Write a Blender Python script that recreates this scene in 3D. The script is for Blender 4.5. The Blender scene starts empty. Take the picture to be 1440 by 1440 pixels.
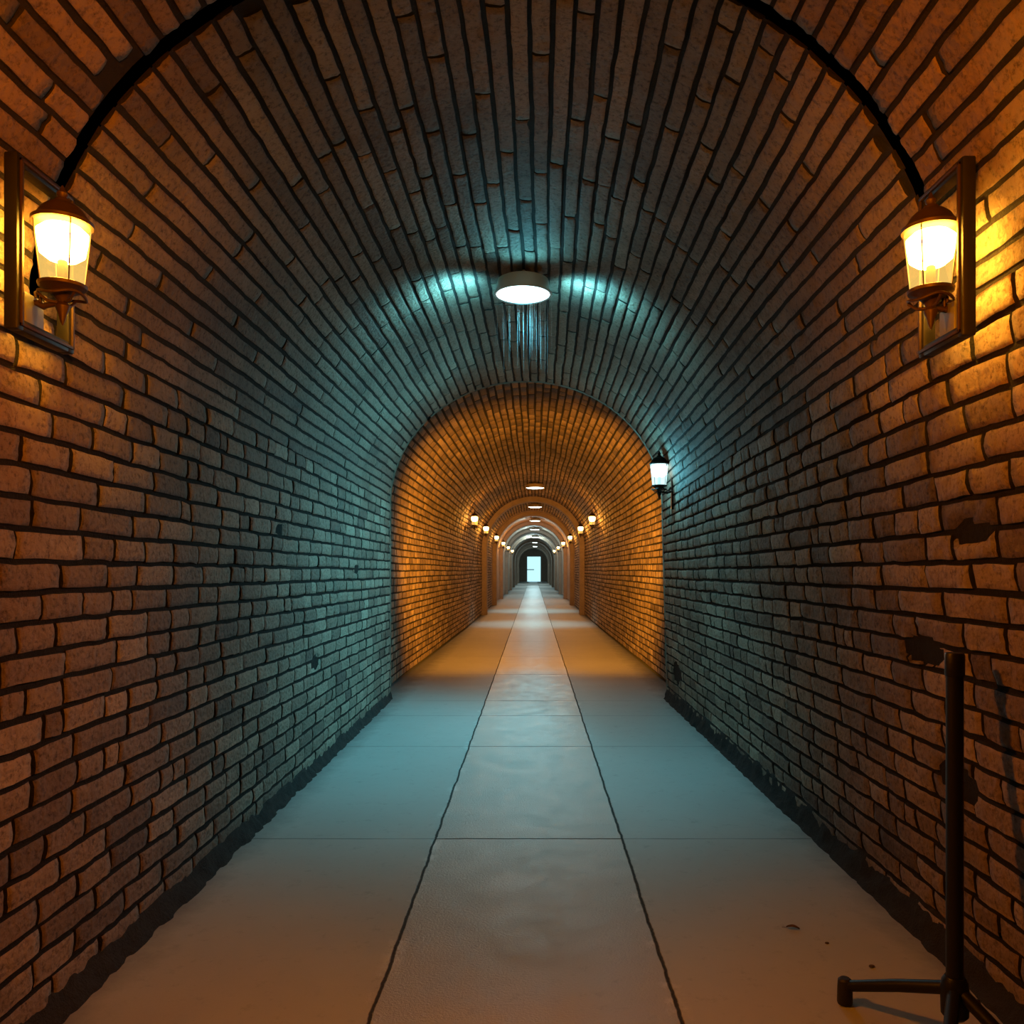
import bpy, math, random
import numpy as np
from mathutils import Vector

random.seed(7)
rng = np.random.default_rng(11)
C = bpy.context.scene.collection
U = 1.5 / 663.0          # metres per unit of the cross-section drawing
D = 2.6                  # metres per unit of depth (the dark joint ring stands at d = 1)
PI = math.pi

# ------------------------------------------------------------------ helpers
def link(o, parent=None):
    C.objects.link(o)
    if parent is not None:
        o.parent = parent
    return o

def mesh_obj(name, verts, faces, mats, parent=None, smooth=True, midx=None, attr=None):
    me = bpy.data.meshes.new(name)
    verts = np.asarray(verts, dtype=np.float32)
    if isinstance(faces, np.ndarray):
        n, k = faces.shape
        me.vertices.add(len(verts)); me.vertices.foreach_set('co', verts.ravel())
        me.loops.add(n * k); me.loops.foreach_set('vertex_index', faces.ravel().astype(np.int32))
        me.polygons.add(n)
        me.polygons.foreach_set('loop_start', np.arange(0, n * k, k, dtype=np.int32))
        me.polygons.foreach_set('loop_total', np.full(n, k, dtype=np.int32))
        me.update(calc_edges=True)
    else:
        me.from_pydata([tuple(map(float, v)) for v in verts], [], faces)
    if not isinstance(mats, (list, tuple)):
        mats = [mats]
    for m in mats:
        me.materials.append(m)
    if midx is not None:
        me.polygons.foreach_set('material_index', np.asarray(midx, dtype=np.int32))
    me.polygons.foreach_set('use_smooth', np.full(len(me.polygons), smooth))
    if attr is not None:
        a = me.attributes.new('tone', 'FLOAT', 'POINT')
        a.data.foreach_set('value', np.asarray(attr, dtype=np.float32))
    me.validate()
    me.update()
    return link(bpy.data.objects.new(name, me), parent)

def struct(o):
    o['kind'] = 'structure'
    return o

def tag(o, label, cat, group=None, kind=None):
    o['label'] = label
    o['category'] = cat
    if group: o['group'] = group
    if kind: o['kind'] = kind
    return o

def thing(name, loc, label, cat, group=None, rotz=0.0, scale=1.0):
    o = bpy.data.objects.new(name, None)
    o.empty_display_size = 0.1
    o.location = loc
    o.rotation_euler = (0, 0, rotz)
    o.scale = (scale, scale, scale)
    C.objects.link(o)
    return tag(o, label, cat, group)

class MB:
    def __init__(s): s.v = []; s.f = []
    def add(s, vs, fs):
        b = len(s.v); s.v += [tuple(v) for v in vs]; s.f += [tuple(b + i for i in f) for f in fs]
    def lathe(s, prof, n=32, c=(0, 0, 0), cap=True):
        vs = []; fs = []
        for (r, z) in prof:
            for k in range(n):
                a = 2 * PI * k / n
                vs.append((c[0] + r * math.cos(a), c[1] + r * math.sin(a), c[2] + z))
        for i in range(len(prof) - 1):
            for k in range(n):
                k2 = (k + 1) % n
                fs.append((i * n + k, i * n + k2, (i + 1) * n + k2, (i + 1) * n + k))
        if cap:
            fs.append(tuple(reversed(range(n))))
            fs.append(tuple((len(prof) - 1) * n + k for k in range(n)))
        s.add(vs, fs)
    def tube(s, pts, rad, n=12):
        pts = [Vector(p) for p in pts]
        if not isinstance(rad, (list, tuple)): rad = [rad] * len(pts)
        vs = []; fs = []
        for i, p in enumerate(pts):
            t = (pts[min(i + 1, len(pts) - 1)] - pts[max(i - 1, 0)]).normalized()
            up = Vector((0, 0, 1)) if abs(t.z) < .9 else Vector((0, 1, 0))
            a = t.cross(up).normalized(); b = t.cross(a).normalized()
            for k in range(n):
                an = 2 * PI * k / n
                vs.append(p + (a * math.cos(an) + b * math.sin(an)) * rad[i])
        for i in range(len(pts) - 1):
            for k in range(n):
                k2 = (k + 1) % n
                fs.append((i * n + k, (i + 1) * n + k, (i + 1) * n + k2, i * n + k2))
        fs.append(tuple(range(n))); fs.append(tuple(reversed([(len(pts) - 1) * n + k for k in range(n)])))
        s.add(vs, fs)
    def box(s, lo, hi, bev=0.0):
        x0, y0, z0 = lo; x1, y1, z1 = hi
        if bev <= 0:
            vs = [(x, y, z) for x in (x0, x1) for y in (y0, y1) for z in (z0, z1)]
            s.add(vs, [(0, 1, 3, 2), (4, 6, 7, 5), (0, 4, 5, 1), (2, 3, 7, 6), (0, 2, 6, 4), (1, 5, 7, 3)])
            return
        import bmesh
        bm = bmesh.new()
        vs = [bm.verts.new((x, y, z)) for x in (x0, x1) for y in (y0, y1) for z in (z0, z1)]
        for f in [(0, 1, 3, 2), (4, 6, 7, 5), (0, 4, 5, 1), (2, 3, 7, 6), (0, 2, 6, 4), (1, 5, 7, 3)]:
            bm.faces.new([vs[i] for i in f])
        bmesh.ops.bevel(bm, geom=bm.edges[:], offset=bev, segments=2, affect='EDGES', profile=.5)
        bm.verts.index_update()
        s.add([v.co[:] for v in bm.verts], [[v.index for v in f.verts] for f in bm.faces])
        bm.free()
    def build(s, name, mat, parent=None, smooth=True):
        o = mesh_obj(name, s.v, s.f, mat, parent, smooth)
        if smooth:
            try: o.data.set_sharp_from_angle(angle=math.radians(38))
            except Exception: pass
        return o

def hash3(i, j, k, seed=0):
    n = (i * 374761393 + j * 668265263 + k * 2147483647 + seed * 974634777) & 0xffffffff
    n = ((n ^ (n >> 13)) * 1274126177) & 0xffffffff
    n = (n ^ (n >> 16)) & 0xffffffff
    return n.astype(np.float64) / 4294967295.0

def vnoise(p, scale, seed=0):
    q = np.asarray(p, dtype=np.float64) * scale
    i = np.floor(q).astype(np.int64); f = q - i
    f = f * f * (3 - 2 * f)
    r = 0
    for a in (0, 1):
        for b in (0, 1):
            for c in (0, 1):
                w = (f[..., 0] if a else 1 - f[..., 0]) * (f[..., 1] if b else 1 - f[..., 1]) * (f[..., 2] if c else 1 - f[..., 2])
                r = r + w * hash3(i[..., 0] + a, i[..., 1] + b, i[..., 2] + c, seed)
    return r * 2 - 1

# ------------------------------------------------------------------ materials
def new_mat(name):
    m = bpy.data.materials.new(name); m.use_nodes = True
    nt = m.node_tree; nt.nodes.clear()
    out = nt.nodes.new('ShaderNodeOutputMaterial')
    return m, nt, out

def N(nt, typ, **kw):
    n = nt.nodes.new(typ)
    for k, v in kw.items():
        setattr(n, k, v)
    return n

def simple_mat(name, col, rough=.6, metal=0.0, spec=.5, bump=0.0, bscale=80.0):
    m, nt, out = new_mat(name)
    b = N(nt, 'ShaderNodeBsdfPrincipled')
    b.inputs['Base Color'].default_value = (*col, 1)
    b.inputs['Roughness'].default_value = rough
    b.inputs['Metallic'].default_value = metal
    b.inputs['Specular IOR Level'].default_value = spec
    tc = N(nt, 'ShaderNodeTexCoord')
    no = N(nt, 'ShaderNodeTexNoise'); no.inputs['Scale'].default_value = bscale
    nt.links.new(tc.outputs['Object'], no.inputs['Vector'])
    mr = N(nt, 'ShaderNodeMapRange'); mr.inputs['To Min'].default_value = rough * .8; mr.inputs['To Max'].default_value = min(1, rough * 1.2)
    nt.links.new(no.outputs['Fac'], mr.inputs['Value']); nt.links.new(mr.outputs['Result'], b.inputs['Roughness'])
    if bump:
        bp = N(nt, 'ShaderNodeBump'); bp.inputs['Strength'].default_value = bump; bp.inputs['Distance'].default_value = .002
        nt.links.new(no.outputs['Fac'], bp.inputs['Height']); nt.links.new(bp.outputs['Normal'], b.inputs['Normal'])
    nt.links.new(b.outputs['BSDF'], out.inputs['Surface'])
    return m

def emit_mat(name, col, strength):
    m, nt, out = new_mat(name)
    e = N(nt, 'ShaderNodeEmission'); e.inputs['Color'].default_value = (*col, 1); e.inputs['Strength'].default_value = strength
    nt.links.new(e.outputs['Emission'], out.inputs['Surface'])
    return m

def glass_mat(name, col, strength, fac):
    """thin frosted lamp glass: lets light through and glows a little"""
    m, nt, out = new_mat(name)
    e = N(nt, 'ShaderNodeEmission'); e.inputs['Color'].default_value = (*col, 1); e.inputs['Strength'].default_value = strength
    t = N(nt, 'ShaderNodeBsdfTransparent')
    mx = N(nt, 'ShaderNodeMixShader'); mx.inputs['Fac'].default_value = fac
    nt.links.new(t.outputs[0], mx.inputs[1]); nt.links.new(e.outputs[0], mx.inputs[2])
    nt.links.new(mx.outputs[0], out.inputs['Surface'])
    return m

def ramp(nt, fac, stops):
    r = N(nt, 'ShaderNodeValToRGB')
    el = r.color_ramp.elements
    el[0].position = stops[0][0]; el[0].color = (*stops[0][1], 1)
    el[1].position = stops[-1][0]; el[1].color = (*stops[-1][1], 1)
    for p, c in stops[1:-1]:
        e = el.new(p); e.color = (*c, 1)
    nt.links.new(fac, r.inputs['Fac'])
    return r.outputs['Color']

def math_n(nt, op, a, b=None, c=None, clamp=False):
    n = N(nt, 'ShaderNodeMath', operation=op); n.use_clamp = clamp
    for i, v in enumerate((a, b, c)):
        if v is None: continue
        if isinstance(v, (int, float)): n.inputs[i].default_value = v
        else: nt.links.new(v, n.inputs[i])
    return n.outputs[0]

def mixcol(nt, fac, a, b, mode='MIX'):
    n = N(nt, 'ShaderNodeMix', data_type='RGBA', blend_type=mode)
    for s, v in ((0, fac), (6, a), (7, b)):
        if isinstance(v, (int, float)): n.inputs[s].default_value = v
        elif isinstance(v, tuple): n.inputs[s].default_value = (*v, 1)
        else: nt.links.new(v, n.inputs[s])
    return n.outputs[2]

def noise(nt, vec, scale, detail=4, rough=.6):
    n = N(nt, 'ShaderNodeTexNoise'); n.inputs['Scale'].default_value = scale
    n.inputs['Detail'].default_value = detail; n.inputs['Roughness'].default_value = rough
    nt.links.new(vec, n.inputs['Vector'])
    return n.outputs['Fac']

def brick_mat():
    m, nt, out = new_mat('rough_fired_brick')
    tc = N(nt, 'ShaderNodeTexCoord'); P = tc.outputs['Object']
    at = N(nt, 'ShaderNodeAttribute'); at.attribute_name = 'tone'
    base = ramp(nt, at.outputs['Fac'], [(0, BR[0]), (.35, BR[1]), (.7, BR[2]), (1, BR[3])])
    n1 = noise(nt, P, 9, 5, .65)
    n2 = noise(nt, P, 42, 7, .78)
    n3 = noise(nt, P, 1.6, 3, .5)
    c = mixcol(nt, math_n(nt, 'MULTIPLY', n1, .55), base, mixcol(nt, 1.0, base, (.5, .47, .46), 'MULTIPLY'))
    # dark grains and pits of the clay
    g = N(nt, 'ShaderNodeMapRange'); g.inputs['From Min'].default_value = .34; g.inputs['From Max'].default_value = .5
    nt.links.new(n2, g.inputs['Value'])
    c = mixcol(nt, g.outputs[0], mixcol(nt, 1.0, c, (.30, .27, .25), 'MULTIPLY'), c)
    # sooty patches
    s = N(nt, 'ShaderNodeMapRange'); s.inputs['From Min'].default_value = .5; s.inputs['From Max'].default_value = .72
    nt.links.new(n3, s.inputs['Value'])
    c = mixcol(nt, math_n(nt, 'MULTIPLY', s.outputs[0], .6), c, mixcol(nt, 1.0, c, (.35, .34, .34), 'MULTIPLY'))
    b = N(nt, 'ShaderNodeBsdfPrincipled')
    nt.links.new(c, b.inputs['Base Color'])
    b.inputs['Roughness'].default_value = .72
    b.inputs['Specular IOR Level'].default_value = .3
    h = math_n(nt, 'ADD', math_n(nt, 'MULTIPLY', n2, .6), math_n(nt, 'MULTIPLY', n1, .8))
    v = N(nt, 'ShaderNodeTexVoronoi'); v.inputs['Scale'].default_value = 45
    nt.links.new(P, v.inputs['Vector'])
    h = math_n(nt, 'ADD', h, math_n(nt, 'MULTIPLY', v.outputs['Distance'], .35))
    bp = N(nt, 'ShaderNodeBump'); bp.inputs['Strength'].default_value = .9; bp.inputs['Distance'].default_value = .026
    nt.links.new(h, bp.inputs['Height']); nt.links.new(bp.outputs[0], b.inputs['Normal'])
    nt.links.new(b.outputs[0], out.inputs['Surface'])
    return m

def rubble_mat(name, c0, c1, scale=14):
    m, nt, out = new_mat(name)
    tc = N(nt, 'ShaderNodeTexCoord'); P = tc.outputs['Object']
    n1 = noise(nt, P, scale, 6, .7)
    n2 = noise(nt, P, scale * 6, 4, .7)
    c = mixcol(nt, n1, c0, c1)
    b = N(nt, 'ShaderNodeBsdfPrincipled'); nt.links.new(c, b.inputs['Base Color'])
    b.inputs['Roughness'].default_value = .9; b.inputs['Specular IOR Level'].default_value = .2
    h = math_n(nt, 'ADD', n1, math_n(nt, 'MULTIPLY', n2, .4))
    bp = N(nt, 'ShaderNodeBump'); bp.inputs['Strength'].default_value = 1; bp.inputs['Distance'].default_value = .02
    nt.links.new(h, bp.inputs['Height']); nt.links.new(bp.outputs[0], b.inputs['Normal'])
    nt.links.new(b.outputs[0], out.inputs['Surface'])
    return m

JL, JR = -.545, .492            # the two long joints of the paving
JT = [-2.6, -.2, 1.9, 4.54, 6.9, 8.35, 9.3, 11.6, 14.0]

def floor_mat():
    m, nt, out = new_mat('worn_concrete_paving')
    tc = N(nt, 'ShaderNodeTexCoord'); P = tc.outputs['Object']
    sep = N(nt, 'ShaderNodeSeparateXYZ'); nt.links.new(P, sep.inputs[0])
    X, Y = sep.outputs[0], sep.outputs[1]
    wob = math_n(nt, 'MULTIPLY', math_n(nt, 'SUBTRACT', noise(nt, P, 3.5, 6, .7), .5), .034)
    wob2 = math_n(nt, 'MULTIPLY', math_n(nt, 'SUBTRACT', noise(nt, P, 5, 5, .7), .5), .02)
    Xw = math_n(nt, 'ADD', X, wob); Yw = math_n(nt, 'ADD', Y, wob2)
    dl = math_n(nt, 'ABSOLUTE', math_n(nt, 'SUBTRACT', Xw, JL))
    dr = math_n(nt, 'ABSOLUTE', math_n(nt, 'SUBTRACT', Xw, JR))
    dlong = math_n(nt, 'MINIMUM', dl, dr)
    dt = None
    for y in JT:
        k = math_n(nt, 'ABSOLUTE', math_n(nt, 'SUBTRACT', Yw, y))
        dt = k if dt is None else math_n(nt, 'MINIMUM', dt, k)
    # beyond the irregular joints the paving goes on in regular bays
    far = math_n(nt, 'GREATER_THAN', Y, 15.0)
    per = math_n(nt, 'ABSOLUTE', math_n(nt, 'SUBTRACT', math_n(nt, 'MODULO', Y, 2.6), 1.3))
    dt = math_n(nt, 'MINIMUM', dt, math_n(nt, 'ADD', per, math_n(nt, 'MULTIPLY', math_n(nt, 'SUBTRACT', 1.0, far), 9)))
    def line(d, w):
        r = N(nt, 'ShaderNodeMapRange'); r.interpolation_type = 'SMOOTHSTEP'
        r.inputs['From Min'].default_value = w * .35; r.inputs['From Max'].default_value = w
        r.inputs['To Min'].default_value = 1; r.inputs['To Max'].default_value = 0
        nt.links.new(d, r.inputs['Value']); return r.outputs[0]
    mid = math_n(nt, 'MULTIPLY', math_n(nt, 'GREATER_THAN', Xw, JL), math_n(nt, 'LESS_THAN', Xw, JR))
    side_fade = math_n(nt, 'MULTIPLY', math_n(nt, 'SUBTRACT', 1.0, mid), .35)
    tw = math_n(nt, 'SUBTRACT', 1.0, math_n(nt, 'MULTIPLY', math_n(nt, 'SUBTRACT', 1.0, mid),
                math_n(nt, 'MULTIPLY', noise(nt, P, 2.2, 2), 1.1)), clamp=True)
    jl = math_n(nt, 'MAXIMUM', line(dlong, .009), math_n(nt, 'MULTIPLY', line(dt, .010), tw))
    n_big = noise(nt, P, .9, 4, .55)
    n_mid = noise(nt, P, 5, 8, .72)
    n_fine = noise(nt, P, 90, 4, .7)
    c_side = mixcol(nt, n_big, (.40, .385, .37), (.50, .48, .455))
    c_mid = mixcol(nt, n_mid, (.33, .32, .305), (.47, .45, .425))
    c = mixcol(nt, mid, c_side, c_mid)
    sp = N(nt, 'ShaderNodeMapRange'); sp.inputs['From Min'].default_value = .56; sp.inputs['From Max'].default_value = .75
    nt.links.new(noise(nt, P, 11, 8, .8), sp.inputs['Value'])
    c = mixcol(nt, math_n(nt, 'MULTIPLY', sp.outputs[0], .7), c, (.19, .18, .17))
    c = mixcol(nt, math_n(nt, 'MULTIPLY', noise(nt, P, 2.3, 9, .72), .3), c, (.24, .225, .21))
    # crumbled pale edge beside the left long joint
    nearj = N(nt, 'ShaderNodeMapRange'); nearj.inputs['From Min'].default_value = .0; nearj.inputs['From Max'].default_value = .05
    nearj.inputs['To Min'].default_value = 1; nearj.inputs['To Max'].default_value = 0
    nt.links.new(dlong, nearj.inputs['Value'])
    cr = N(nt, 'ShaderNodeMapRange'); cr.inputs['From Min'].default_value = .52; cr.inputs['From Max'].default_value = .6
    nt.links.new(noise(nt, P, 3.1, 7, .75), cr.inputs['Value'])
    crumble = math_n(nt, 'MULTIPLY', nearj.outputs[0], cr.outputs[0])
    c = mixcol(nt, math_n(nt, 'MULTIPLY', crumble, .8), c, (.62, .6, .57))
    # dirt against the walls
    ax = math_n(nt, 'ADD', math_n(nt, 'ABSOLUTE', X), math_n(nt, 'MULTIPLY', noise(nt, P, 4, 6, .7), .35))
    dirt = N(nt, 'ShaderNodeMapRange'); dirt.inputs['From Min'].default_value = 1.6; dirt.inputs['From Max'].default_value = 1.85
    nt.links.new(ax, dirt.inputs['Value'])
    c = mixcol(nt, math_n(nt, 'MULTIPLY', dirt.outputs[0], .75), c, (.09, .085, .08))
    c = mixcol(nt, jl, c, (.035, .033, .03))
    b = N(nt, 'ShaderNodeBsdfPrincipled'); nt.links.new(c, b.inputs['Base Color'])
    r_mid = N(nt, 'ShaderNodeMapRange'); r_mid.inputs['From Min'].default_value = .38; r_mid.inputs['From Max'].default_value = .66
    r_mid.inputs['To Min'].default_value = .36; r_mid.inputs['To Max'].default_value = .50
    nt.links.new(n_mid, r_mid.inputs['Value'])
    mm = N(nt, 'ShaderNodeMix', data_type='FLOAT'); nt.links.new(mid, mm.inputs[0]); mm.inputs[2].default_value = .58
    nt.links.new(r_mid.outputs[0], mm.inputs[3])
    nt.links.new(math_n(nt, 'MAXIMUM', mm.outputs[0], math_n(nt, 'MULTIPLY', jl, .9)), b.inputs['Roughness'])
    b.inputs['Specular IOR Level'].default_value = .5
    h = math_n(nt, 'ADD', math_n(nt, 'MULTIPLY', noise(nt, P, 30, 6, .7), .07), math_n(nt, 'MULTIPLY', n_fine, math_n(nt, 'ADD', math_n(nt, 'MULTIPLY', mid, .6), .12)))
    h = math_n(nt, 'SUBTRACT', h, math_n(nt, 'MULTIPLY', jl, 1.6))
    h = math_n(nt, 'ADD', h, math_n(nt, 'MULTIPLY', crumble, .5))
    bp = N(nt, 'ShaderNodeBump'); bp.inputs['Strength'].default_value = .8; bp.inputs['Distance'].default_value = .006
    nt.links.new(h, bp.inputs['Height']); nt.links.new(bp.outputs[0], b.inputs['Normal'])
    nt.links.new(b.outputs[0], out.inputs['Surface'])
    return m

BR = [(.15, .105, .085), (.29, .205, .15), (.39, .285, .21), (.52, .39, .29)]
M_brick = brick_mat()
M_mortar = rubble_mat('sooty_mortar', (.010, .009, .008), (.03, .025, .021), 30)
M_render = rubble_mat('soot_stained_brickwork', (.20, .15, .12), (.46, .35, .27), 4)
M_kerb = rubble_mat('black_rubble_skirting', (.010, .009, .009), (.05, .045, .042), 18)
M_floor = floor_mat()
M_iron = simple_mat('dark_wrought_iron', (.016, .012, .010), .42, .7, .5, .4, 60)
M_bronze = simple_mat('tarnished_bronze', (.06, .034, .02), .5, .5, .5, .3, 60)
M_frame = simple_mat('black_painted_wood', (.005, .0045, .004), .5, 0, .5, .3, 50)
M_plate = simple_mat('dull_grey_zinc', (.22, .23, .22), .5, .5, .5, .2, 50)
M_stand = simple_mat('black_powder_coated_steel', (.008, .0075, .0075), .45, 0, .3, .15, 90)
M_rubber = simple_mat('black_rubber', (.02, .016, .014), .6, 0, .4, .2, 90)
M_white = simple_mat('enamelled_white_steel', (.5, .56, .57), .45, 0, .5, .1, 40)
M_cream = simple_mat('cream_enamel', (.6, .45, .25), .45, 0, .5, .1, 40)
M_leaf = simple_mat('dry_brown_leaf', (.10, .05, .02), .8, 0, .3, .5, 60)
M_stone = simple_mat('dark_stone_chip', (.10, .07, .05), .9, 0, .3, .5, 90)

WARM = (1.0, .40, .075)
TEAL = (.15, .75, .94)
PALE = (.62, .95, 1.0)
M_bulb_w = emit_mat('warm_bulb_glow', (1.0, .44, .035), 260)
M_glass_w = glass_mat('warm_frosted_glass', (1.0, .60, .14), 1.5, .34)
M_bulb_t = emit_mat('cool_bulb_glow', (.55, .95, 1.0), 22)
M_glass_t = glass_mat('cool_frosted_glass', (.6, .97, 1.0), 1.8, .5)
M_bulb_f = emit_mat('pale_warm_bulb_glow', (1.0, .5, .12), 60)
M_disc_t = emit_mat('cool_diffuser_glow', (.62, .97, 1.0), 5)
M_disc_f = emit_mat('pale_diffuser_glow', (.95, 1.0, .86), 12)
M_disc_p = emit_mat('white_diffuser_glow', (.8, 1.0, .98), 14)
M_day = emit_mat('daylit_glass', (.52, .93, 1.0), 1.15)

# ------------------------------------------------------------------ tunnel cross-section
# knots: d, xL foot, xL spring, xR spring, xR foot, spring height, crown height, lower edge of brickwork  (units)
NEAR = [(-1.6, -715, -702, 578, 715, 361, 895), (1.0, -715, -702, 578, 715, 361, 895), (3.65, -737, -737, 664, 690, 335, 965)]
FAR = [(3.65, -800, -800, 770, 770, 330, 1075), (8.0, -740, -740, 736, 736, 310, 1040), (37.5, -735, -735, 735, 735, 305, 1035)]

def knots(tab, Y):
    d = np.asarray(Y, dtype=float) / D
    tab = np.array(tab)
    return [np.interp(d, tab[:, 0], tab[:, i]) for i in range(1, 7)]

def prof(tab, part, Y, t):
    """point of the surface; t runs 0..1 up the left wall, over the vault, down the right wall"""
    Y = np.asarray(Y, dtype=float); t = np.asarray(t, dtype=float)
    lf, ls, rs, rf, sp, cr = knots(tab, Y)
    zf = -663 + 20
    if part == 'left':
        x = lf + (ls - lf) * t; z = zf + (sp - zf) * t
    elif part == 'right':
        x = rf + (rs - rf) * t; z = zf + (sp - zf) * t
    else:
        c = (ls + rs) / 2; a = (rs - ls) / 2; b = cr - sp
        # even arc length along the ellipse, close enough
        th = PI * (1 - t); th = th - .5 * ((b - a) / (a + b)) * np.sin(2 * th)
        x = c + a * np.cos(th); z = sp + b * np.sin(th)
    return np.stack([x * U, Y + 0 * x, (z + 663) * U], -1)

def inward(tab, part, Y, t):
    e = 1e-3
    dy = prof(tab, part, Y + e, t) - prof(tab, part, Y - e, t)
    dt = prof(tab, part, Y, np.clip(t + e, 0, 1)) - prof(tab, part, Y, np.clip(t - e, 0, 1))
    n = np.cross(dy, dt)
    n /= np.linalg.norm(n, axis=-1, keepdims=True)
    p = prof(tab, part, Y, t)
    c = np.stack([-20 * U + 0 * p[..., 0], p[..., 1], 1.5 + 0 * p[..., 2]], -1)
    s = np.sign(np.sum(n * (c - p), -1, keepdims=True))
    return n * s

HOLES = [('right', 3.07, 1.20, .16, .055), ('right', 2.93, .74, .14, .06), ('right', 2.62, 1.62, .12, .035),
         ('left', 6.1, .80, .12, .05), ('left', 7.6, 1.5, .12, .05), ('right', 8.8, .38, .25, .12), ('left', 5.2, 1.75, .1, .04)]

def brick_grid(tab, part, Y0, Y1, ncourse, blen, jitter, joint, proud, nu, nv, detail=1.0, hi=True, headj=None):
    """arrays of vertices, quads, tones for laid bricks between Y0 and Y1"""
    lst = []
    for c in range(ncourse):
        y = Y0 - rng.random() * blen
        if c % 2: y -= blen * .5
        while y < Y1:
            L = blen * (1 + jitter * rng.uniform(-1, 1))
            if rng.random() < .12: L *= .52
            a, b = max(y, Y0), min(y + L, Y1)
            if b - a > blen * .12:
                lst.append((a, b, c))
            y += L
    arr = np.array(lst)
    n = len(arr)
    span = (2.3 if part != 'vault' else 4.2) / ncourse      # rough course height
    ju = (headj if headj else joint) / 2
    jv = joint / 2 / span
    if hi:
        bu = .006; bv = .005 / span
        uu = np.concatenate([[0], [1e-9], np.linspace(0, 1, nu)[1:-1], [1 - 1e-9], [1]])
        vv = np.concatenate([[0], [1e-9], np.linspace(0, 1, nv)[1:-1], [1 - 1e-9], [1]])
        eu = np.zeros(len(uu)); eu[1] = 1; eu[-2] = -1
        ev = np.zeros(len(vv)); ev[1] = 1; ev[-2] = -1
        hu = np.ones(len(uu)); hu[0] = hu[-1] = -.5; hu[1] = hu[-2] = .86
        hv = np.ones(len(vv)); hv[0] = hv[-1] = -.5; hv[1] = hv[-2] = .86
    else:
        bu = .008; bv = .006 / span
        uu = np.array([0, 1e-9, 1 - 1e-9, 1]); vv = uu
        eu = np.array([0, 1, -1, 0.]); ev = eu
        hu = np.array([-.5, 1, 1, -.5]); hv = hu
    a = arr[:, 0] + ju * rng.uniform(.6, 1.5, n); b = arr[:, 1] - ju * rng.uniform(.6, 1.5, n)
    v0 = (arr[:, 2] + jv * rng.uniform(.6, 1.6, n)) / ncourse; v1 = (arr[:, 2] + 1 - jv * rng.uniform(.6, 1.6, n)) / ncourse
    a = a[:, None, None]; b = b[:, None, None]; v0_ = v0[:, None, None]; v1_ = v1[:, None, None]
    Ug = uu[None, :, None]; Vg = vv[None, None, :]
    YY = a + (b - a) * Ug + bu * eu[None, :, None] * .6 + 0 * Vg
    TT = v0_ + (v1_ - v0_) * Vg + bv * ev[None, None, :] / ncourse + 0 * Ug
    H = np.minimum(hu[:, None], hv[None, :])[None] + np.zeros((n, 1, 1))
    # a gentle skew and rounding of corners
    sk = rng.uniform(-1, 1, n)[:, None, None] * .05 / ncourse
    TT = TT + sk * (Ug - .5)
    cornu = (2 * Ug - 1) ** 4 * (2 * Vg - 1) ** 4
    P0 = prof(tab, part, YY, np.clip(TT, 0, 1))
    # wobbling edges
    w1 = vnoise(P0, 9, 3); w2 = vnoise(P0, 10, 5)
    w3 = vnoise(P0, 26, 8)
    YY = YY + (.005 * w1 + .003 * w3) * detail
    TT = TT + (.0035 * w2 + .002 * w3) * detail / span / ncourse
    # courses wander slowly
    wan = vnoise(np.stack([YY * .9, TT * 0 + arr[:, 2][:, None, None] * .13, TT * 0], -1), 1.0, 21)
    TT = TT + wan * .008 / span / ncourse
    YY = np.clip(YY, Y0 - .012, Y1 + .012); TT = np.clip(TT, 0, 1)
    P = prof(tab, part, YY, TT); Nn = inward(tab, part, YY, np.clip(TT, .002, .998))
    pr = proud * (1 + .28 * rng.uniform(-1, 1, n))[:, None, None]
    hgt = np.where(H < 0, -.006, pr * H)
    rough = (vnoise(P, 22, 1) * .004 + vnoise(P, 50, 2) * .003 + vnoise(P, 7, 4) * .003) * detail
    hgt = hgt + np.where(H > 0, rough, 0) - np.where(H > 0, cornu * .004, 0)
    # broken-out bricks
    for (pt, hy, hz, ry, rz) in HOLES:
        if pt == part:
            q = ((P[..., 1] - hy) / ry) ** 2 + ((P[..., 2] - hz) / rz) ** 2 + .5 * vnoise(P, 16, 9)
            hgt = np.where((q < 1) & (H > 0), -.012 + .004 * w3, hgt)
    P = P + Nn * hgt[..., None]
    nuu, nvv = len(uu), len(vv)
    base = (np.arange(n) * nuu * nvv)[:, None, None]
    i = np.arange(nuu - 1)[None, :, None]; j = np.arange(nvv - 1)[None, None, :]
    q0 = base + i * nvv + j
    faces = np.stack([q0, q0 + nvv, q0 + nvv + 1, q0 + 1], -1).reshape(-1, 4)
    tone = np.repeat(np.clip(rng.beta(2.2, 2.2, n), 0, 1) * (.66 if part == 'vault' else 1.0), nuu * nvv)  # vault bricks toned down, putting the dimness of the crown into their colour
    ei = np.minimum(np.arange(nuu - 1), nuu - 2 - np.arange(nuu - 1)); ej = np.minimum(np.arange(nvv - 1), nvv - 2 - np.arange(nvv - 1))
    side = (np.minimum(ei[:, None], ej[None, :]) == 0).astype(np.int32)      # the sides of a brick are smeared with mortar
    side = np.broadcast_to(side[None], (n, nuu - 1, nvv - 1)).reshape(-1)
    return P.reshape(-1, 3), faces, tone, side

def backing(tab, part, Y0, Y1, ny, nt_, depth=0.0):
    Y, T = np.meshgrid(np.linspace(Y0, Y1, ny), np.linspace(0, 1, nt_), indexing='ij')
    P = prof(tab, part, Y, T)
    if depth:
        P = P - inward(tab, part, Y, np.clip(T, .002, .998)) * depth
    i = np.arange(ny - 1)[:, None]; j = np.arange(nt_ - 1)[None, :]
    q = i * nt_ + j
    F = np.stack([q, q + nt_, q + nt_ + 1, q + 1], -1).reshape(-1, 4)
    return P.reshape(-1, 3), F, np.full(ny * nt_, .5)

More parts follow.
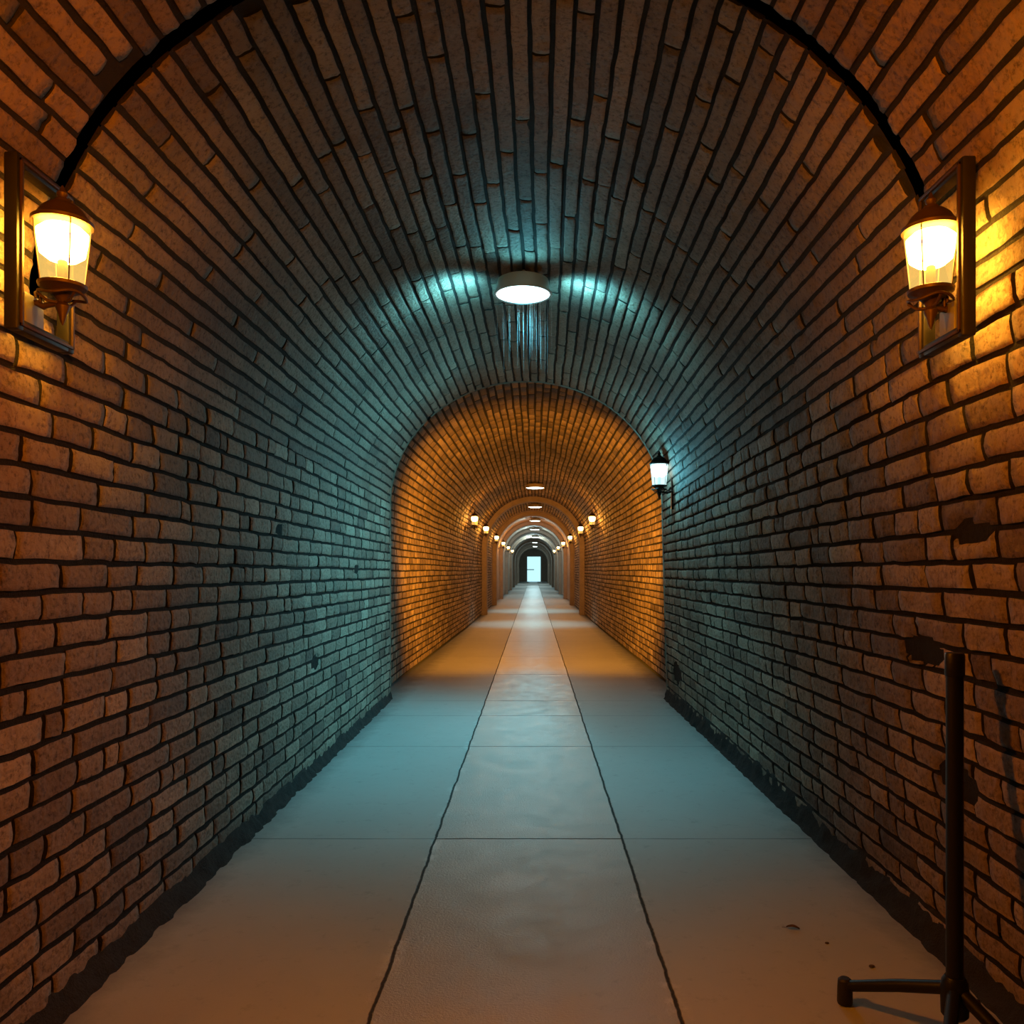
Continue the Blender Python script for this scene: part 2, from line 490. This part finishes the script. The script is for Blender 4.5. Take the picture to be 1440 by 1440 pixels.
def fix_winding(P, F):
    """turn every quad so that it faces the middle of the tunnel"""
    a = P[F[:, 0]]; b = P[F[:, 1]]; c = P[F[:, 2]]; d = P[F[:, 3]]
    n = np.cross(c - a, d - b)
    m = (a + b + c + d) / 4
    tgt = np.stack([0 * m[:, 0], m[:, 1], 0 * m[:, 2] + 1.6], -1)
    bad = np.sum(n * (tgt - m), -1) < 0
    F = F.copy(); F[bad] = F[bad][:, ::-1]
    return F

def lip(part, Yc, nt_, out_extra=.0):
    """the end face between the narrower near tunnel and the wider far one"""
    T = np.linspace(0, 1, nt_)
    A = prof(NEAR, part, np.full(nt_, Yc), T); A = A + inward(NEAR, part, np.full(nt_, Yc), np.clip(T, .002, .998)) * .016
    B = prof(FAR, part, np.full(nt_, Yc), T); B = B - inward(FAR, part, np.full(nt_, Yc), np.clip(T, .002, .998)) * .02
    P = np.concatenate([A, B]); i = np.arange(nt_ - 1)
    F = np.stack([i, i + 1, i + 1 + nt_, i + nt_], -1)
    return P, F, np.full(2 * nt_, .5)

def shell(name, part, specs):
    V = []; F = []; Tn = []; MI = []; off = 0
    for sp_ in specs:
        P, f, t, mi = sp_[:4]
        f = fix_winding(P, f)
        V.append(P); F.append(f + off); Tn.append(t); MI.append(np.zeros(len(f), np.int32) + mi); off += len(P)
    o = mesh_obj(name, np.concatenate(V), np.concatenate(F), [M_brick, M_mortar, M_render], None, True,
                 np.concatenate(MI), np.concatenate(Tn))
    return struct(o)

R1 = 1.0 * D; R2 = 3.65 * D; YB = -4.0; YF = 12.6 * D; YE = 37.3 * D
GAP = .03
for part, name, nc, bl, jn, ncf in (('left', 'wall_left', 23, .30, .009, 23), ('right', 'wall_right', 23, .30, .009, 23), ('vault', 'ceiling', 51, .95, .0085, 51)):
    sp = []
    ntv = 40 if part == 'vault' else 6
    if part != 'vault':
        sp.append((*brick_grid(NEAR, part, .6, R2, nc, bl, .35, jn, .013, 9, 5),))
    else:
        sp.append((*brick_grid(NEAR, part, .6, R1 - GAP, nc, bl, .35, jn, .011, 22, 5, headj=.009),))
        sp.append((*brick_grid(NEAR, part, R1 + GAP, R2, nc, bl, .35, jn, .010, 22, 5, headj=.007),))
    sp.append((*brick_grid(NEAR, part, YB, .6, nc, bl, .3, jn, .018, 4, 4, .5, False),))
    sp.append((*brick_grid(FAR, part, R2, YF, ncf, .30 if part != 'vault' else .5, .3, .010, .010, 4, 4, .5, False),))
    if part != 'vault':
        sp.append((*backing(NEAR, part, YB, R2, 60, ntv), 1))
    else:
        sp.append((*backing(NEAR, part, YB, R1 - GAP, 30, ntv), 1))
        sp.append((*backing(NEAR, part, R1 + GAP, R2, 30, ntv), 1))
        sp.append((*backing(NEAR, part, R1 - GAP - .02, R1 + GAP + .02, 3, ntv, .10), 1))
    sp.append((*backing(FAR, part, R2, YF, 60, ntv), 1))
    sp.append((*backing(FAR, part, YF, YE, 60, ntv), 2))
    sp.append((*lip(part, R2, ntv), 2))
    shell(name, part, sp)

# ------------------------------------------------------------------ floor, skirtings, end walls
def floor_obj():
    ys = list(np.linspace(YB, YE, 40))
    v = [(x, y, 0) for y in ys for x in (-2.1, 0, 2.1)]
    f = [(i * 3 + j, i * 3 + j + 1, (i + 1) * 3 + j + 1, (i + 1) * 3 + j) for i in range(len(ys) - 1) for j in range(2)]
    return struct(mesh_obj('floor', v, f, M_floor, smooth=False))
floor_obj()

def skirting(name, part, x_floor, hz):
    ys = np.arange(YB, R2 + .001, .045)
    lf, ls, rs, rf, sp_, cr = knots(NEAR, ys)
    foot = (lf if part == 'left' else rf) * U
    s = 1 if part == 'left' else -1
    xf = np.interp(ys / D, [-1.6, 1, 3.65], x_floor) * U
    rows = []
    K = 7
    for k in range(K):
        t = k / (K - 1)
        x = xf + (foot + s * .012 - xf) * t ** .8
        z = hz * t ** 1.6
        p = np.stack([x, ys, np.full_like(ys, z)], -1)
        w = vnoise(p, 14, 31) * .011 + vnoise(p, 40, 32) * .006
        m = 0 if k == 0 else 1
        p[:, 0] += s * w * (.6 + .4 * m)
        p[:, 2] += m * w * .6
        if k == 0: p[:, 2] = -.004
        rows.append(p)
    top = rows[-1].copy(); top[:, 0] = foot - s * .03; rows.append(top)
    n = len(ys)
    P = np.concatenate(rows); q = (np.arange(K)[:, None] * n + np.arange(n - 1)[None, :])
    F = np.stack([q, q + 1, q + n + 1, q + n], -1).reshape(-1, 4)
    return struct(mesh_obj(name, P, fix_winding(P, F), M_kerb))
skirting('baseboard_left', 'left', (-679, -679, -712), .085)
skirting('baseboard_right', 'right', (686, 686, 662), .15)

# closed end behind the visitor
mb = MB(); mb.box((-2.1, YB - .2, -.1), (2.1, YB, 3.9)); struct(mb.build('wall_back', M_render, smooth=False))

# far end with the daylit doorway
dw0, dw1 = -.72, .86; dh = 2.95
mb = MB()
mb.box((-2.1, YE, 0), (dw0, YE + .3, 3.9)); mb.box((dw1, YE, 0), (2.1, YE + .3, 3.9)); mb.box((dw0, YE, dh), (dw1, YE + .3, 3.9))
struct(mb.build('wall_end', M_render, smooth=False))
mb = MB(); mb.box((dw0, YE + .16, 0), (dw1, YE + .2, dh)); door = struct(mb.build('door_1', M_day, smooth=False))
mb = MB(); mb.box((dw0, YE + .10, 1.36), (.1, YE + .155, 1.46)); mb.build('push_bar', M_plate, door, False)
mb = MB()
mb.box((dw0 - .1, YE - .08, 0), (dw0, YE + .1, dh + .1)); mb.box((dw1, YE - .08, 0), (dw1 + .1, YE + .1, dh + .1))
mb.box((dw0, YE - .08, dh), (dw1, YE + .1, dh + .1)); struct(mb.build('door_frame_1', M_plate, smooth=False))

# brick arches standing proud of the far tunnel
def rib(idx, d, depth, th):
    Y0, Y1 = d * D, d * D + depth
    pts = []
    for part, rev in (('left', False), ('vault', False), ('right', True)):
        T = np.linspace(0, 1, 3 if part != 'vault' else 33)
        if rev: T = T[::-1]
        p = prof(FAR, part, np.full(len(T), Y0), T); nn = inward(FAR, part, np.full(len(T), Y0), np.clip(T, .002, .998))
        for a, b in zip(p, nn): pts.append((a - b * .03, a + b * th))
    v = []; f = []
    for o, i in pts:
        v += [(o[0], Y0, o[2]), (i[0], Y0, i[2]), (i[0], Y1, i[2]), (o[0], Y1, o[2])]
    v = [(x, y, max(z, 0) if k > 7 and k < len(v) - 8 else (0 if z < .2 else z)) for k, (x, y, z) in enumerate(v)]
    for k in range(len(pts) - 1):
        a = 4 * k; b = a + 4
        f += [(a, a + 1, b + 1, b), (a + 1, a + 2, b + 2, b + 1), (a + 2, a + 3, b + 3, b + 2)]
    return struct(mesh_obj('trim_%d' % idx, v, f, M_render, smooth=False))
RIBS = [10.2, 12.9, 15.6, 18.6, 22.0, 25.6, 29.4, 33.2]
for k, d in enumerate(RIBS):
    rib(k + 1, d, .5 if k < 3 else .6, .16)

# ------------------------------------------------------------------ lanterns
def copy_tree(o, parent=None):
    c = o.copy(); C.objects.link(c)
    c.parent = parent
    for ch in o.children:
        copy_tree(ch, c)
    return c

def lantern(name, loc, label, group, glass, bulb, metal, wall_gap, framed, rotz, scale=1.0, long_plate=False):
    """lantern whose wall lies at local +X; origin at the underside of the glass"""
    t = thing(name, loc, label, 'wall lamp', group, rotz, scale)
    m = MB(); m.lathe([(.057, 0), (.060, .03), (.0685, .115), (.0745, .168), (.072, .180)], 40, cap=False); m.build('glass_shade', glass, t)
    m = MB(); m.lathe([(.010, .074), (.040, .076), (.060, .092), (.066, .125), (.069, .155), (.05, .172), (.01, .176)], 28); m.build('bulb', bulb, t)
    m = MB(); m.lathe([(.0135, .0), (.0135, .070), (.010, .074)], 20); m.build('candle_sleeve', M_rubber, t)
    # stepped dome with rim
    m = MB(); m.lathe([(.076, .176), (.082, .178), (.083, .188), (.075, .194), (.066, .205), (.056, .222), (.040, .236), (.024, .243), (.02, .252), (.012, .256)], 36)
    cap = m.build('cap', metal, t)
    m = MB(); m.lathe([(.008, .254), (.015, .262), (.016, .270), (.008, .279), (.004, .290), (.001, .294)], 20); m.build('finial', metal, cap)
    m = MB()
    for k in range(4):
        a = PI / 4 + k * PI / 2
        m.tube([(.0585 * math.cos(a), .0585 * math.sin(a), 0), (.0705 * math.cos(a), .0705 * math.sin(a), .115), (.0765 * math.cos(a), .0765 * math.sin(a), .18)], .0022, 6)
    m.build('cage_wire', metal, t)
    m = MB(); m.lathe([(.012, -.052), (.018, -.04), (.026, -.028), (.05, -.012), (.064, -.006), (.066, .003), (.058, .006), (.01, .006)], 36)
    cup = m.build('cup', metal, t)
    m = MB(); m.lathe([(.002, -.115), (.008, -.10), (.011, -.085), (.018, -.068), (.02, -.06), (.014, -.05), (.012, -.045)], 20); m.build('drop_finial', metal, cup)
    # scrolled ring round the cup
    m = MB()
    pts = [(.062 * math.cos(a), .062 * math.sin(a), -.030 + .006 * math.sin(3 * a)) for a in np.linspace(0, 2 * PI, 41)]
    m.tube(pts, .0045, 8)
    for k in range(3):
        a = k * 2 * PI / 3 + .5
        m.tube([(.012 * math.cos(a), .012 * math.sin(a), -.05), (.04 * math.cos(a), .04 * math.sin(a), -.048), (.062 * math.cos(a), .062 * math.sin(a), -.03)], .0045, 8)
    m.build('scroll_ring', metal, t)
    g = wall_gap
    m = MB()
    m.tube([(.012, 0, -.05), (.05, 0, -.058), (g * .6, 0, -.062), (g * .85, 0, -.05), (g - .012, 0, -.045)], [.008, .0085, .009, .009, .011], 12)
    m.tube([(g * .75, 0, -.055), (g * .72, 0, -.03), (g * .8, 0, -.012), (g * .9, 0, -.02), (g * .88, 0, -.035)], .005, 8)
    m.build('arm', metal, t)
    if framed:
        f0, f1 = framed[0], framed[1]     # extents along local Y
        z0, z1 = framed[2], framed[3]
        w = .034
        m = MB()
        fr = []
        m.box((g - .012, f0, z0), (g + .028, f0 + w, z1), .006)
        m.box((g - .012, f1 - w, z0), (g + .028, f1, z1), .006)
        m.box((g - .012, f0 + w - .004, z1 - w), (g + .028, f1 - w + .004, z1), .006)
        m.box((g - .012, f0 + w - .004, z0), (g + .028, f1 - w + .004, z0 + w), .006)
        fo = m.build('mounting_frame', M_frame, t)
        m = MB(); q = .010
        m.box((g - .019, f0 + w * .35, z0 + w * .35), (g - .010, f0 + w * .35 + q, z1 - w * .35), .002)
        m.box((g - .019, f1 - w * .35 - q, z0 + w * .35), (g - .010, f1 - w * .35, z1 - w * .35), .002)
        m.box((g - .019, f0 + w * .35, z1 - w * .35 - q), (g - .010, f1 - w * .35, z1 - w * .35), .002)
        m.box((g - .019, f0 + w * .35, z0 + w * .35), (g - .010, f1 - w * .35, z0 + w * .35 + q), .002)
        m.build('inner_moulding', M_bronze, fo)
        m = MB(); m.box((g - .008, -.045, z0 + w * .6), (g + .03, .045, z0 + w + .085), .004); m.build('mounting_plate', M_plate, t)
    else:
        h0 = -.20 if long_plate else -.11
        m = MB(); m.box((g - .014, -.022, h0), (g + .10, .022, .20), .005)
        m.lathe([(.02, -.008), (.026, 0), (.02, .008)], 16, (g, 0, -.045)); m.build('back_plate', metal, t)
    return t

def P(px, py, d):
    """world point of a photograph pixel at depth d (camera at 0,0,1.5)"""
    return ((px - 750) * d * U, d * D, 1.5 + (800 - py) * d * U)

def wall_x(tab, side, Y, z):
    lf, ls, rs, rf, sp, cr = [float(v) for v in knots(tab, Y)]
    h = z / U - 663
    if h > sp:
        c = (ls + rs) / 2; a = (rs - ls) / 2; b = cr - sp
        x = a * math.sqrt(max(0, 1 - ((h - sp) / b) ** 2))
        return (c + x if side > 0 else c - x) * U
    t = (h + 643) / (sp + 643)
    return ((rf + (rs - rf) * t) if side > 0 else (lf + (ls - lf) * t)) * U

# the two close warm lanterns on their black frames
loc = P(1309, 409, .90); gap = wall_x(NEAR, 1, loc[1], 2.66) - loc[0] - .055
lantern('wall_lantern', loc, 'glowing amber lantern on a black frame on the right wall, above the black stand', None,
        M_glass_w, M_bulb_w, M_bronze, gap, (-.10, .17, -.16, .355), 0, .96)
loc = P(88, 402, .92); gap = loc[0] - wall_x(NEAR, -1, loc[1], 2.68) - .055
lantern('wall_lantern', loc, 'glowing amber lantern on a black frame on the left brick wall', None,
        M_glass_w, M_bulb_w, M_bronze, gap, (-.20, .09, -.15, .35), PI, 1.0)
# the cool lantern beyond them
loc = P(927, 683, 3.3); gap = wall_x(NEAR, 1, loc[1], loc[2] - .05) - loc[0] - .01
lantern('wall_lantern', loc, 'cool white lantern with long dark back plate on the blue-green lit right wall', None,
        M_glass_t, M_bulb_t, M_iron, gap / 1.25 , None, 0, 1.25, True)

# rows of far lanterns
ROWS = [(7.6, 'nearest pair before the first arch', 1), (9.45, 'second pair', 1), (12.15, 'third pair', 1), (14.9, 'fourth pair', 1), (17.9, 'fifth pair', 0), (21.3, 'sixth pair', 0)]
proto = {}
WHERE = ['just beyond the orange-lit barrel', 'next behind the first far lantern', 'third in line down the far tunnel',
         'fourth in line down the far tunnel', 'fifth in line, tiny and pale', 'sixth and last in line, a pale speck']
for k, (d, _, warm) in enumerate(ROWS):
    for side in (-1, 1):
        z = 1.5 + 470 * U; x = side * 628 * U; Y = d * D
        g = abs(wall_x(FAR, side, Y, z - .02) - x) - .005
        lab = 'small bright lantern on the %s wall, %s' % ('left' if side < 0 else 'right', WHERE[k])
        if not proto:
            proto['p'] = lantern('wall_lantern', (x, Y, z), lab, 'small lanterns down the far tunnel', M_glass_w, M_bulb_f, M_bronze, g / 1.15, None, 0 if side > 0 else PI, 1.15)
            continue
        c = copy_tree(proto['p']); c.location = (x, Y, z); c.rotation_euler = (0, 0, 0 if side > 0 else PI); c['label'] = lab

# ------------------------------------------------------------------ ceiling lamps
def ceiling_lamp(loc, r, housing, disc, label, group=None, stem=.06):
    t = thing('ceiling_lamp', loc, label, 'ceiling lamp', group)     # origin: underside of the rim
    m = MB(); m.lathe([(r * .98, .006), (r * .97, .028), (r * .93, .075), (r * .90, .098), (r * .80, .108), (r * .3, .110)], 56); h = m.build('housing', housing, t)
    m = MB(); m.lathe([(r * .955, -.004), (r * 1.02, -.006), (r * 1.045, 0), (r * 1.03, .010), (r * .97, .014)], 56, cap=False); m.build('rim', housing, t)
    m = MB(); m.lathe([(.004, -.022), (r * .35, -.020), (r * .7, -.013), (r * .96, 0.0), (r * .96, .004)], 56, cap=True); m.build('diffuser', disc, t)
    m = MB(); m.lathe([(.05, .108), (.05, .11 + stem)], 24); m.build('ceiling_mount', housing, t)
    return t
lx, ly, lz = P(735.5, 414, 2.22)
ceiling_lamp((lx, ly, lz), .198, M_white, M_disc_t, 'large round lamp glowing blue-white, closest lamp on the vaulted ceiling')
CL = [(684, 8.55, M_disc_f), (711, 11.2, M_disc_f), (733.5, 14.4, M_disc_f), (745, 17.6, M_disc_p), (755, 21.8, M_disc_p), (762.5, 26.4, M_disc_p), (768, 31.0, M_disc_p)]
ORD = ['second', 'third', 'fourth', 'fifth', 'sixth', 'seventh', 'eighth']
for k, (py, d, dm) in enumerate(CL):
    x, y, z = P(752.5, py, d)
    crown = 1.5 + float(knots(FAR, d * D)[5]) * U
    z = crown - .15
    ceiling_lamp((x, y, z), .25, M_cream if k < 3 else M_white, dm,
                 'small round %s ceiling lamp, %s from the viewer along the vault' % ('warm' if k < 3 else 'pale', ORD[k]), 'small lamps along the far vault', .03)

# threads of water dripping under the near ceiling lamp
M_water, nt, out = new_mat('falling_water')
b = N(nt, 'ShaderNodeBsdfPrincipled'); b.inputs['Base Color'].default_value = (.8, .82, .82, 1); b.inputs['Roughness'].default_value = .4
tr = N(nt, 'ShaderNodeBsdfTransparent'); mx = N(nt, 'ShaderNodeMixShader'); mx.inputs[0].default_value = .11
nt.links.new(tr.outputs[0], mx.inputs[1]); nt.links.new(b.outputs[0], mx.inputs[2]); nt.links.new(mx.outputs[0], out.inputs['Surface'])
m = MB()
for k in range(40):
    a = random.uniform(0, 2 * PI); r = .21 * math.sqrt(random.random())
    x = lx + r * math.cos(a) * 1.0 + .01; y = ly + r * math.sin(a)
    z1 = lz - .02 - random.uniform(0, .04); L = random.uniform(.28, .52)
    pts = [(x + random.uniform(-.0015, .0015), y, z1 - L * q / 5) for q in range(6)]
    m.tube(pts, [.0004, .0007, .0007, .0006, .0004, .0002], 5)
tag(m.build('dripping_water', M_water), 'thin threads of water falling under the near blue-white ceiling lamp', 'water', kind='stuff')

# ------------------------------------------------------------------ black stand by the right wall
sx, sy = 1.315, 2.55
st = thing('tripod_stand', (sx, sy, 0), 'black metal pole stand on short feet beside the right brick wall', 'stand')
m = MB(); m.lathe([(.0255, .13), (.0255, 1.17)], 28); m.build('pole', M_stand, st)
m = MB(); m.lathe([(.0275, 1.165), (.029, 1.17), (.029, 1.232), (.026, 1.238), (.012, 1.239)], 28); m.build('top_collar', M_stand, st)
m = MB(); m.lathe([(.030, .10), (.040, .112), (.042, .185), (.038, .215), (.029, .23)], 28)
m.tube([(.035, -.02, .16), (.062, -.035, .165)], .009, 10); m.build('hub', M_stand, st)
for ang, L in ((132, .36), (238, .30), (296, .27)):
    a = math.radians(ang); ca, sa = math.cos(a), math.sin(a)
    m = MB(); m.tube([(ca * .025, sa * .025, .185), (ca * L * .5, sa * L * .5, .132), (ca * (L - .01), sa * (L - .01), .066)], [.021, .020, .018], 14)
    lg = m.build('leg', M_stand, st)
    m = MB(); m.lathe([(.024, 0.002), (.026, .008), (.025, .06), (.023, .084), (.016, .09)], 20, (ca * L, sa * L, 0)); m.build('foot_cap', M_rubber, lg)

# fallen leaf and chips on the paving
lp = P(1115, 1307, 1.308)
m = MB(); vs = []; fs = []
for i in range(9):
    u = i / 8; w = .011 * math.sin(PI * min(1, u * 1.05)) ** .8
    for s in (-1, 0, 1):
        vs.append((-.027 + .054 * u, s * w, .004 + .006 * abs(s) + .006 * math.sin(PI * u)))
for i in range(8):
    for j in range(2):
        q = i * 3 + j; fs.append((q, q + 1, q + 4, q + 3))
m.add(vs, fs); m.tube([(-.027, 0, .004), (-.044, .003, .002)], .001, 6)
lf = m.build('fallen_leaf', M_leaf); lf.location = (lp[0], lp[1], 0); lf.rotation_euler = (0, 0, -.35)
tag(lf, 'tiny dry brown leaf lying on the orange-lit paving left of the stand', 'leaf')
for k, (px, py, s_, lab) in enumerate([(1226, 1360, .008, 'small dark stone chip on the paving between leaf and stand'), (1163, 1327, .006, 'tiny dark stone chip on the paving right of the leaf')]):
    d = 663 / (py - 800); p = P(px, py, d)
    m = MB(); m.lathe([(s_ * .6, 0), (s_, s_ * .3), (s_ * .8, s_ * .9), (s_ * .3, s_ * 1.1)], 7)
    o = m.build('stone_chip', M_stone, smooth=False); o.location = (p[0], p[1], 0); o.scale = (1.5, 1, 1); tag(o, lab, 'stone')

# ------------------------------------------------------------------ lights
def point(name, loc, power, col, radius=.06):
    l = bpy.data.lights.new(name, 'POINT'); l.energy = power; l.color = col; l.shadow_soft_size = radius
    o = bpy.data.objects.new(name, l); o.location = loc; C.objects.link(o); return o
def spot(name, loc, target, power, col, size, blend=.8, radius=.05):
    l = bpy.data.lights.new(name, 'SPOT'); l.energy = power; l.color = col; l.spot_size = math.radians(size); l.spot_blend = blend; l.shadow_soft_size = radius
    o = bpy.data.objects.new(name, l); o.location = loc
    o.rotation_euler = (Vector(target) - Vector(loc)).to_track_quat('-Z', 'Y').to_euler(); C.objects.link(o); return o

FILL = (1.0, .225, .0)
# glow of the two close lanterns across the tunnel
spot('lantern_light', (-.98, 2.42, 2.42), (1.5, 1.6, .7), 130, FILL, 100, 1.0, .07)
spot('lantern_light', (.86, 2.36, 2.42), (-1.6, 1.6, .7), 130, FILL, 100, 1.0, .07)
# added fill spots behind the visitor brighten the brickwork in front of the joint ring
spot('fill_spot_behind', (-1.0, -1.2, 2.0), (1.5, 2.05, 2.75), 1150, FILL, 32, 1.0, .07)
spot('fill_spot_behind', (.8, -1.2, 2.0), (-1.75, 2.05, 2.75), 1150, FILL, 32, 1.0, .07)
# the near ceiling lamp: downward glow and light seeping round its rim
spot('ceiling_lamp_light', (lx, ly, lz - .06), (lx, ly + 1.0, 0), 190, TEAL, 114, 1.0, .14)
for ax_, ay_, pw_ in ((-1, .1, 46), (1, .1, 46), (0, 1, 9), (0, -1, 13)):
    spot('ceiling_lamp_light', (lx + ax_ * .33, ly + ay_ * .30, lz - .07), (lx + ax_ * 1.1, ly + (.42 if ay_ >= 0 else -1.0), lz + .42), pw_, TEAL, 158, 1.0, .07)
# the cool lantern on the right wall
spot('cool_lantern_light', (P(927, 668, 3.3)[0] - .12, 3.3 * D, P(927, 668, 3.3)[2]), (-1.7, 7.8, 1.5), 430, TEAL, 118, 1.0, .07)
point('cool_lantern_light', (P(927, 668, 3.3)[0] - .12, 3.3 * D, P(927, 668, 3.3)[2]), 34, TEAL, .07)
# added floods unseen behind the near tunnel's lip, shining across the far one
Yf = R2 + .16
spot('flood_light', (-775 * U, Yf, 1.7), (1.7, 5.2 * D, 2.0), 2500, (1, .38, .02), 75, 1.0)
spot('flood_light', (744 * U, Yf, 1.7), (-1.7, 5.2 * D, 2.0), 2500, (1, .38, .02), 75, 1.0)
spot('flood_light', (0, Yf, 3.82), (0, 6.9 * D, 0), 280, (1, .34, .02), 44, 1.0)
spot('far_lamp_light', (0, 8.55 * D, 3.45), (0, 5.4, 0), 330, (.3, .86, 1), 18, 1.0, .16)  # extra narrow spot at the far lamp, added for sheen on the paving
# light of the far lamps and lanterns
for k, (py, d, dm) in enumerate(CL):
    crown = 1.5 + 1040 * U
    if k < 2:
        spot('far_lamp_light', (0, d * D, crown - .22), (0, d * D, 0), 330, (.35, .9, 1), 66, 1.0)
    else:
        point('far_lamp_light', (0, d * D, crown - .24), 50 if k < 3 else (130 if k < 5 else 230), PALE, .05)
for k, (d, _, warm) in enumerate(ROWS[:4]):
    for side in (-1, 1):
        point('far_lantern_light', (side * 590 * U, d * D, 1.5 + 500 * U), 55, (1, .36, .03), .05)
# ------------------------------------------------------------------ camera, world, view
cam = bpy.data.cameras.new('camera'); co = bpy.data.objects.new('camera', cam); C.objects.link(co)
co.location = (0, 0, 1.5); co.rotation_euler = (PI / 2, 0, 0)
f_px = D / U
cam.sensor_width = 36; cam.lens = 36 * f_px / 1440
cam.shift_x = -30 / 1440; cam.shift_y = 80 / 1440
cam.clip_start = .05; cam.clip_end = 300
bpy.context.scene.camera = co
w = bpy.data.worlds.new('world'); bpy.context.scene.world = w; w.use_nodes = True
w.node_tree.nodes['Background'].inputs[0].default_value = (0, 0, 0, 1)
w.node_tree.nodes['Background'].inputs[1].default_value = .2
sc = bpy.context.scene
sc.view_settings.view_transform = 'Standard'; sc.view_settings.look = 'None'
sc.view_settings.exposure = 0; sc.view_settings.gamma = 1; sc.view_settings.use_curve_mapping = False
